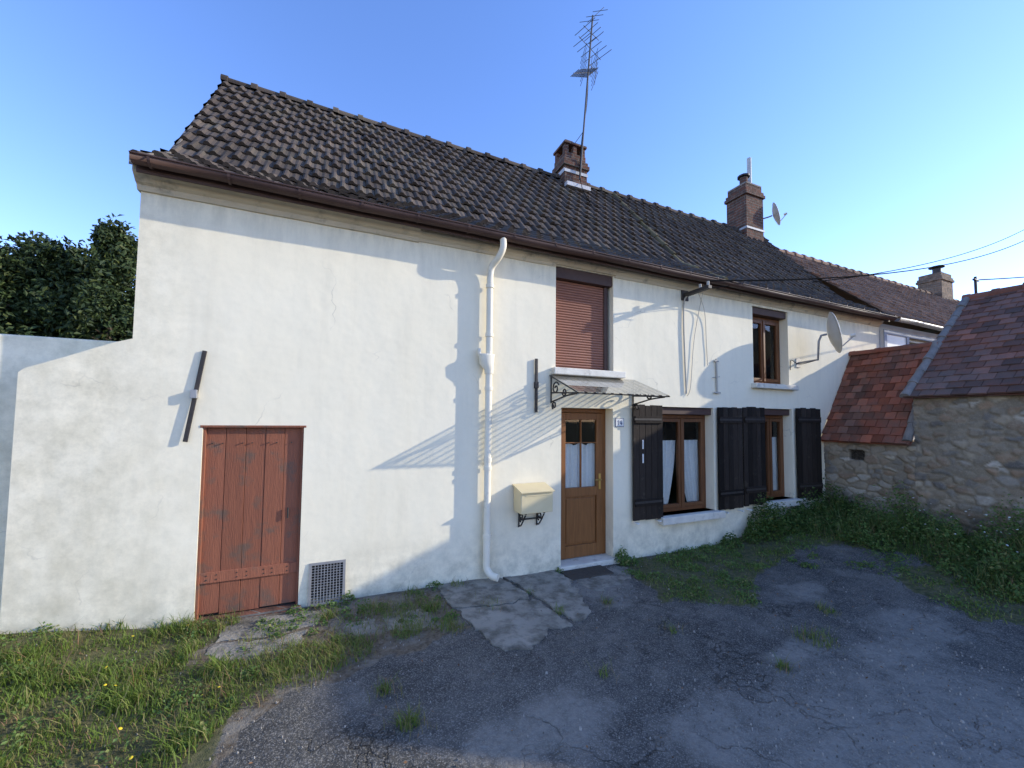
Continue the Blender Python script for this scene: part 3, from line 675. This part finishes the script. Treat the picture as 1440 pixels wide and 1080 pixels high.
it=empty('iron_wall_tie'); bar('bar',(5.59,-.01,2.97),(5.60,-.01,2.40),.022,.02,MCabG,it); bar('top',(5.54,-.012,2.93),(5.64,-.012,2.93),.02,.02,MCabG,it); bar('bottom',(5.53,-.012,2.42),(5.67,-.012,2.42),.025,.02,MCabG,it); bar('mid',(5.50,-.012,2.66),(5.66,-.012,2.68),.012,.015,MCabG,it)
pb=empty('power_line_bracket'); b=B(); b.box(4.90,4.97,-.47,0,3.90,3.95); b.box(4.86,5.0,-.02,0,3.84,4.0); b.done('arm',MIron,pb,.004); tube('insulators',[[(4.93,-.44,3.95),(4.93,-.44,4.01)],[(4.93,-.3,3.95),(4.93,-.3,4.01)]],.02,MCabG,pb)
tube('wall_cable',smoothpts([(4.93,-.05,3.9),(4.90,-.02,3.8),(4.89,-.02,3.4),(4.91,-.02,2.8),(4.93,-.02,2.38)],5),.012,MCabG,pb)
tube('wall_cable_thin',[smoothpts([(5.0,-.3,3.93),(5.2,-.05,3.75),(5.1,-.02,3.2),(5.02,-.02,2.5),(4.95,-.02,2.35)],6),smoothpts([(5.0,-.2,3.93),(5.32,-.04,3.7),(5.38,-.015,3.2),(5.40,-.015,2.85)],6)],.005,MCabG,pb)
tube('lead_wire',[(4.98,-.4,3.93),(5.35,-.45,4.0)],.006,MCable,pb)
def cable(name,a,b_,sag,r=.012):
    a=Vector(a);b_=Vector(b_); tube(name,[tuple(a.lerp(b_,t/24)+Vector((0,0,-sag*4*(t/24)*(1-t/24)))) for t in range(25)],r,MCable)
cable('power_line',(4.93,-.44,4.02),(30,1.6,11.4),.75,.012)
cable('power_line',(8.6,.2,4.75),(30,1.7,11.9),.55,.010)
cable('power_line',(10.75,-1.35,4.62),(30,-1.0,9.0),.25,.010)
cp=empty('cable_post'); tube('post',[(10.75,-1.35,4.2),(10.75,-1.35,4.68)],.02,MIron,cp)
tube('arm',[(10.68,-1.35,4.62),(10.86,-1.35,4.62)],.02,MIron,cp)

# ---------------------------------------------------------------- left low wall + garden wall
gw=empty('garden_wall')
prof=[(-2.40,-.3),(-1.69,-.3),(-1.69,2.64),(-1.8,2.60),(-1.95,2.53),(-2.1,2.455),(-2.25,2.385),(-2.36,2.335),(-2.395,2.30)]
V=[(x,0,z) for x,z in prof]+[(x,.30,z) for x,z in prof]; n=len(prof)
F=[tuple(range(n)),tuple(range(2*n-1,n-1,-1))]+[(i,(i+n),((i+1)%n)+n,(i+1)%n) for i in range(n) if i!=1]
mesh('sloping_buttress',V,F,MS,gw)
box('rear_run',-9,-1.70,.303,.55,-.3,2.65,MS,gw,.02)

# ---------------------------------------------------------------- neighbour house
N=empty('brown_roof_house')
wall_xz('wall',10.55,24,-.3,4.1,[(11.6,12.7,2.3,3.8),(14,15,2.3,3.8),(12.9,13.9,0,2.1)],.03,surf('neighbour_render',(.62,.60,.56),(.5,.48,.44),2),N,.15)
b=B(); b.box(10.6,11.55,-.04,.03,3.0,3.95); b.done('white_panel',MWhite,N,.01)
b=B(); b.box(11.605,12.695,.1,.14,2.305,3.795); b.box(14.005,14.995,.1,.14,2.305,3.795); b.done('panes',MBlack,N)
b=B(); b.box(10.58,12.9,-.06,-.042,3.86,3.95); b.box(10.58,10.68,-.06,-.042,3.0,3.86); b.box(11.5,11.6,-.06,-.042,3.0,3.86); b.done('panel_trim',surf('grey_trim',(.35,.37,.42),(.3,.32,.36),5),N)
v=Vector((0,2.7,2.55)); tiles('roof_tiles',(10.47,-.22,4.18),(1,0,-.004),v,13.4,v.length-.1,.21,.25,MTileN,N)
b=B(); b.add([(10.47,-.22,4.16),(23.9,-.22,4.11),(23.9,2.45,6.60),(10.47,2.45,6.70),(23.9,5.2,4.1),(10.47,5.2,4.1)],[(0,1,2,3),(3,2,4,5)]); b.add([(23.9,0,-.3),(23.9,5,-.3),(23.9,5,4.2),(23.9,2.45,6.5),(23.9,0,4.2)],[(0,1,2,3,4)]); b.done('roof_deck',MTileN,N)
ridge('ridge_tiles',(10.47,2.42,6.66),(23.9,2.42,6.56),.11,.4,MTileN,N)
gutter('gutter',10.52,23.9,-.30,4.12,4.07,.065,MGalv,N)

# ---------------------------------------------------------------- stone outbuilding
S=empty('stone_outbuilding')
def stonewall(name,x,y0,y1,z0,z1,res=.02,niche=None,seed=3):
    r2=np.random.default_rng(seed); ys=np.linspace(y0,y1,int(round(abs(y1-y0)/res))+1); zs=np.linspace(z0,z1,int(round((z1-z0)/res))+1)
    sy,sz=.155,.092; pts=[]
    ny=int(abs(y1-y0)/sy)+3; nz_=int((z1-z0)/sz)+3
    for j in range(nz_):
        for i in range(ny): pts.append((min(y0,y1)-sy+(i+(.5 if j%2 else 0)+r2.uniform(-.45,.45))*sy,z0-sz+(j+r2.uniform(-.42,.42))*sz))
    P=np.array(pts); keep=r2.random(len(P))>.15; P=P[keep]
    pal=np.array([(.38,.305,.21),(.34,.285,.21),(.25,.22,.175),(.46,.385,.275),(.29,.205,.135),(.20,.18,.155),(.37,.25,.155),(.50,.44,.35)])
    pc=pal[r2.integers(0,len(pal),len(P))]*r2.uniform(.6,1.15,(len(P),1)); ph=r2.uniform(.0,1,len(P)); cover=r2.random(len(P))<.2
    YY,ZZ=np.meshgrid(ys,zs); q=np.stack([YY.ravel(),ZZ.ravel()],1)
    wq=q.copy(); bg=np.zeros(len(q))
    for k in range(len(q)):
        wq[k,0]+=.04*noise.noise((q[k,0]*7,q[k,1]*7,1))+.012*noise.noise((q[k,0]*25,q[k,1]*25,1)); wq[k,1]+=.03*noise.noise((q[k,0]*7,q[k,1]*7,7))+.010*noise.noise((q[k,0]*25,q[k,1]*25,4)); bg[k]=noise.noise((q[k,0]*1.6,q[k,1]*1.6,4))
    d=np.sqrt(((wq[:,None,0]-P[None,:,0])/1.6)**2+(wq[:,None,1]-P[None,:,1])**2)
    idx=np.argpartition(d,2,axis=1)[:,:2]; dd=np.take_along_axis(d,idx,1); sw=dd[:,0]>dd[:,1]; i1=np.where(sw,idx[:,1],idx[:,0]); d1=dd.min(1); d2=dd.max(1)
    e=np.clip((d2-d1-.006)/.018,0,1); e=e*e*(3-2*e); e=np.where(cover[i1],e*.4,e)
    hgt=e*(.35+.65*ph[i1])*.038+bg*.02
    mort=np.array((.38,.31,.21)); col=mort*(.7+.3*e[:,None])*(1-e[:,None])+pc[i1]*e[:,None]
    if niche:
        for (a,b_,c,dz) in niche:
            m=(q[:,0]>a)&(q[:,0]<b_)&(q[:,1]>c)&(q[:,1]<dz); hgt[m]=-.07; col[m]=(.02,.017,.014)
    V=np.stack([x-hgt,q[:,0],q[:,1]],1); n=len(ys)
    F=[(j*n+i,j*n+i+1,(j+1)*n+i+1,(j+1)*n+i) for j in range(len(zs)-1) for i in range(n-1)]
    return mesh(name,V,F,MStone,S,True,col)
stonewall('stone_wall_lower',8.47,-1.32,0.0,.1,1.66,.016,[(-.62,-.40,1.30,1.48)],3)
stonewall('stone_wall_tall',8.46,-5.2,-1.30,.1,2.42,.022,None,5)
b=B(); b.fix=(.4,.33,.23)
b.box(8.55,12.9,-5.2,-1.32,-.2,2.3); b.box(8.60,11.5,-1.32,-.02,-.2,1.6); b.add([(8.55,-1.305,2.3),(12.9,-1.305,2.3),(10.72,-1.305,4.2)],[(0,1,2)]); b.add([(8.55,-5.2,2.3),(12.9,-5.2,2.3),(10.72,-5.2,4.2)],[(2,1,0)]); b.box(8.475,8.54,-1.33,-1.30,1.5,2.42)
b.done('core_walls',MStone,S)
vv=Vector((10.70-8.32,0,4.28-2.36)); tiles('tall_roof_tiles',(8.32,-1.24,2.38),(0,-1,0),vv,4.0,vv.length,.18,.17,MTileR2,S,'flat')
b=B(); b.add([(8.33,-1.24,2.35),(8.33,-5.3,2.35),(10.70,-5.3,4.27),(10.70,-1.24,4.27),(13.1,-1.24,2.35),(13.1,-5.3,2.35)],[(0,1,2,3),(3,2,5,4)]); b.done('tall_roof_deck',MTileR2,S)
ridge('tall_ridge_tiles',(10.70,-1.24,4.27),(10.70,-5.2,4.27),.095,.33,MTileR,S,.015)
ridge('tall_verge_tiles',(8.32,-1.26,2.40),(10.68,-1.26,4.30),.055,.33,MMort,S,.008)
vv=Vector((9.42-8.33,0,3.32-1.62)); tiles('low_roof_tiles',(8.33,-.015,1.63),(0,-1,0),vv,1.27,vv.length,.155,.15,MTileR,S,'flat')
b=B(); b.add([(8.34,-.015,1.60),(8.34,-1.3,1.60),(9.42,-1.3,3.30),(9.42,-.015,3.30),(11.5,-1.3,3.30),(11.5,-.015,3.30)],[(0,1,2,3),(3,2,4,5)]); b.done('low_roof_deck',MTileR,S)
ridge('low_roof_abutment',(8.34,-1.25,1.70),(9.42,-1.25,3.36),.05,.3,MMort,S,.005)
ridge('low_ridge_tiles',(9.43,-.02,3.31),(9.43,-1.28,3.31),.07,.33,MTileR,S,.01)

# ---------------------------------------------------------------- trees
def tree(name,x,y,h,r,n=9000,ls=.26,seed=1,z0=0):
    R=np.random.default_rng(seed); P=[]
    nl=120
    for k in range(nl):
        t=R.uniform(.12,1.0); rr=r*(1-.88*max(0,(t-.35)/.65)**1.3)*math.sqrt(R.random()); a=R.uniform(0,6.28)
        c=np.array([x+rr*math.cos(a),y+rr*math.sin(a),z0+h*t*.95]); lr=r*R.uniform(.14,.30)*(1.15-.5*t)
        m=n//nl; u=R.normal(size=(m,3)); u/=np.linalg.norm(u,axis=1)[:,None]; rad=lr*R.uniform(.3,1.2,(m,1))
        P.append(c+u*rad*np.array([1,1,1.25]))
    P=np.concatenate(P); V,F,C=leafmesh(P,ls,2.0,.0)
    V=V.tolist(); mi=[0]*len(F)
    def limb(a,b_,ra,rb):
        o=len(V); a=Vector(a);b_=Vector(b_); d=(b_-a).normalized(); s=d.orthogonal().normalized(); w=d.cross(s)
        for p,q in ((a,ra),(b_,rb)):
            for k in range(7): an_=2*math.pi*k/7; V.append(tuple(p+(s*math.cos(an_)+w*math.sin(an_))*q))
        for k in range(7): F.append([o+k,o+(k+1)%7,o+7+(k+1)%7,o+7+k]); mi.append(1)
    limb((x,y,z0-.3),(x+.1,y,z0+h*.8),r*.09,.03)
    for k in range(9):
        t=R.uniform(.2,.6); a=R.uniform(0,6.28); limb((x,y,z0+h*t),(x+r*.5*math.cos(a),y+r*.5*math.sin(a),z0+h*(t+.1)),r*.035,.015)
    C=np.concatenate([C,np.full((len(V)-len(C),3),.5)])
    o=mesh(name,V,F,[MTree,MBark],None,False,C)
    o.data.polygons.foreach_set('material_index',mi); return o
for i,(x,y,h,r) in enumerate([(-13.8,16.5,7.8,2.8),(-11.9,15.6,8.5,2.8),(-10.2,16.3,8.9,2.7),(-8.4,16.0,9.7,2.7),(-6.4,17.5,9.6,2.7),(-12.5,20,9.9,3.6),(-9.4,20,10.5,3.5),(-16,18,8.2,3.2),(-15.5,21,9.6,3.4)]):
    tree('evergreen_tree',x,y,h,r,18000,.22,i+1)
tree('evergreen_tree',33,7,9.3,2.6,4000,.3,30)

# ---------------------------------------------------------------- vegetation
def nz(x,y,s=2.5,o=0): return sstep(-.25,.3,noise.noise((x*s,y*s,o)))
hfL=lambda x,y:.45+1.1*nz(x,y,3.3,11)
blades('grass_left',samp(grassL,17000,lambda x,y:.15+.85*nz(x,y,3)),.04,.15,.006,MGrass,1.0,hfL)
blades('dry_grass_left',samp(grassL,3400,lambda x,y:nz(x,y,3,4)),.05,.2,.004,MGrassD,1.1,hfL)
P=[]
for (x,y,r,n) in [(.12,-1.0,.2,400),(-.15,-1.05,.28,800),(-.35,-.95,.25,500),(-.5,-1.2,.25,500),(.62,-.86,.14,260),(.6,-.45,.18,200),(.35,-.35,.12,160),(.9,-.5,.12,160),(-.05,-.3,.1,120),(.45,-1.98,.07,120),(-.9,-.1,.12,180),(.35,-1.6,.05,70),(1.0,-.95,.12,140),(.8,-.15,.12,90),(1.3,-.08,.08,60),(3.3,-2.45,.05,60),(4.0,-2.3,.16,160),(2.7,-1.0,.05,40),(.2,-.7,.3,160),(.75,-.65,.3,160),(2.02,-.5,.05,30),(2.1,-1.0,.05,40),(1.5,-.69,.12,40),(-.5,-.5,.2,90),(2.9,-1.7,.04,30),(1.9,-2.0,.04,25),(4.7,-2.0,.08,60)]:
    for _ in range(n):
        a=random.uniform(0,6.28); q=r*math.sqrt(random.random()); P.append((x+q*math.cos(a),min(-.02,y+q*math.sin(a))))
blades('grass_tufts',P,.03,.14,.005,MGrass,1.0)
blades('dry_grass_tufts',[(x+random.uniform(-.1,.1),min(-.02,y+random.uniform(-.1,.1))) for x,y in random.sample(P,2600)],.05,.19,.0035,MGrassD,1.1)
blades('grass_right',samp(grassR,15000,lambda x,y:(.02 if inpoly((x,y),bareR) else .12+.88*nz(x,y,2.2,2))),.02,.085,.007,MGrass,1.2)
hfR=lambda x,y:(.5+.5*sstep(6.6,7.8,x))*(.4+.9*nz(x,y,1.7,21))
blades('grass_right_tall',samp(denseR,9000,lambda x,y:.2+.8*nz(x,y,2,8)),.12,.48,.008,MWeed,.8,hfR)
blades('dry_grass_right',samp(denseR,3000,lambda x,y:.1+.9*nz(x,y,2,13)),.15,.6,.005,MGrassD,.7,hfR)
bl=[]
for _ in range(230):
    x,y=samp(denseR,1)[0]; bl.append((x,y,random.uniform(.08,.22),random.uniform(.12,.70)*hfR(x,y),130))
weeds('weeds_by_stone_wall',bl[:130],MWeed,.042); weeds('weeds_by_stone_wall',bl[130:],MWeedL,.036)
weeds('weed_bush',[(6.45,-.2,.3,.66,1300),(6.15,-.25,.2,.35,500),(6.8,-.25,.3,.46,800),(7.2,-.3,.3,.35,700),(7.6,-.25,.25,.55,700),(8.1,-.3,.25,.6,600),(5.7,-.15,.15,.22,250)],MWeed,.045)
weeds('weed_bush',[(8.2,-1.2,.25,.75,600),(8.25,-2.3,.28,.7,700),(8.0,-.8,.2,.5,400),(7.9,-1.8,.2,.45,400)],MWeedL,.04)
weeds('weed_plant',[(3.62,-.1,.11,.24,300),(3.72,-.14,.12,.12,150)],MWeedL,.035)
weeds('weed_plant',[(2.66,-.06,.06,.09,60),(1.05,-.04,.1,.08,90),(.15,-.05,.07,.12,90),(-.02,-.15,.08,.1,80)],MWeedL,.03)
bl=[]
for (x,y) in samp(grassL,110): bl.append((x,y,random.uniform(.04,.13),random.uniform(.03,.12),55))
for (x,y) in samp([(-.9,0),(1.2,-.05),(1.1,-1.0),(0,-1.2),(-.6,-.9)],55): bl.append((x,y,random.uniform(.03,.09),random.uniform(.02,.06),35))
weeds('clover_patch',bl,MWeedL,.024,elong=1.3)
bl=[]
for (x,y) in samp(grassR,150,lambda x,y:.1+.9*nz(x,y,2.2,2)): bl.append((x,y,random.uniform(.06,.18),random.uniform(.03,.09),70))
for (x,y) in [(4.3,-.25),(4.8,-.2),(5.2,-.2),(5.6,-.2)]: bl.append((x,y,.2,.12,200))
weeds('weed_mat_right',bl,MWeedL,.026,elong=1.4)
def flowers(name,pts,h,mat,r):
    V=[];F=[]
    for x,y in pts:
        z=gh(x,y)+h*random.uniform(.5,1.2); o=len(V); V.append((x,y,z+r*.4)); a0=random.uniform(0,1); tx,ty=random.uniform(-.6,.6),random.uniform(-.6,.6)
        for k in range(8): a=a0+k*math.pi/4; V.append((x+r*math.cos(a),y+r*math.sin(a),z+r*(tx*math.cos(a)+ty*math.sin(a))))
        F+=[(o,o+1+k,o+1+(k+1)%8) for k in range(8)]
    mesh(name,V,F,mat)
flowers('dandelion_flowers',samp(grassL,30),.13,MYel,.009)
flowers('white_flowers',samp([(7.3,-1.5),(8.3,-1.2),(8.3,-3.4),(7.2,-3)],55),.42,MFlW,.012)
V=[];F=[];C=[]
pts=samp([(-.8,0),(5,0),(6,-3),(3,-4),(-.5,-3)],1500)+samp(soilP,700)+samp([(2.2,-.2),(3.6,-.1),(3.5,-.8),(2.4,-1.4)],260)+samp([(2,-2.3),(5,-2.2),(5,-3.6),(2.2,-3.6)],1000)
for x,y in pts:
    if y>-.02: continue
    s=random.uniform(.002,.007)*(2 if random.random()<.05 else 1); o=len(V); z=gh(x,y)+.006+.012*noise.noise((x*1.3,y*1.3,0)); c=(random.random(),)*3
    q=[(x+s*random.uniform(.6,1.2)*math.cos(k*1.57+.3),y+s*random.uniform(.6,1.2)*math.sin(k*1.57+.3),z) for k in range(4)]
    V+=[(p[0],p[1],z-.01) for p in q]+[(x+(p[0]-x)*.6,y+(p[1]-y)*.6,z+s*.6) for p in q]; C+=[c]*8
    F+=[(o+4,o+5,o+6,o+7)]+[(o+k,o+(k+1)%4,o+4+(k+1)%4,o+4+k) for k in range(4)]
mesh('gravel',V,F,MPeb,None,False,C)
pts=samp([(-.6,-.02),(6,-.02),(6,-2.6),(3,-3.6),(-.5,-2.6)],260)+samp([(2.3,-.05),(3.9,-.05),(3.9,-.5),(2.3,-.5)],60)
V,F,C=leafmesh([(x,y,gh(x,y)+.03) for x,y in pts],.022,1.7,2.5); mesh('leaf_litter',V,F,MLit,None,False,C)

# ---------------------------------------------------------------- light, sky, camera
el,az=D2R(21),D2R(17.3)
Sd=Vector((math.cos(el)*math.cos(az),-math.cos(el)*math.sin(az),math.sin(el)))
L=bpy.data.lights.new('sun','SUN'); L.energy=5.0; L.angle=D2R(.5); L.color=(1,.93,.79)
lo=link(bpy.data.objects.new('sun',L)); lo.rotation_euler=Sd.to_track_quat('Z','Y').to_euler(); lo.location=Sd*30
w=bpy.data.worlds.new('World'); sc.world=w; w.use_nodes=True; t=w.node_tree
sk=t.nodes.new('ShaderNodeTexSky'); sk.sky_type='NISHITA'; sk.sun_disc=False; sk.sun_elevation=el; sk.sun_rotation=D2R(90+17.3); sk.air_density=1.0; sk.dust_density=.1; sk.ozone_density=2.5; sk.altitude=100
hs=t.nodes.new('ShaderNodeHueSaturation'); hs.inputs['Saturation'].default_value=1.15; hs.inputs['Value'].default_value=2.5; t.links.new(sk.outputs[0],hs.inputs['Color'])
tm=t.nodes.new('ShaderNodeMix'); tm.data_type='RGBA'; tm.blend_type='MULTIPLY'; tm.inputs[0].default_value=1; t.links.new(hs.outputs[0],tm.inputs[6]); tm.inputs[7].default_value=(1.12,.95,1.14,1)
bg=t.nodes['Background']; bg.inputs[1].default_value=.15; t.links.new(tm.outputs[2],bg.inputs[0])
cam=bpy.data.cameras.new('camera'); cam.sensor_width=36; cam.lens=560/1440*36; cam.shift_y=(563-540)/1440; cam.clip_end=2000; cam.clip_start=.05
co=link(bpy.data.objects.new('camera',cam)); co.location=(0,-4.57,1.95)
R=(Matrix.Rotation(D2R(-23.6),3,'Z')@Matrix.Rotation(D2R(92.8),3,'X')@Matrix.Rotation(D2R(.55),3,'Z'))
co.rotation_euler=R.to_euler(); sc.camera=co
sc.view_settings.view_transform='Standard'; sc.view_settings.look='None'; sc.view_settings.exposure=0
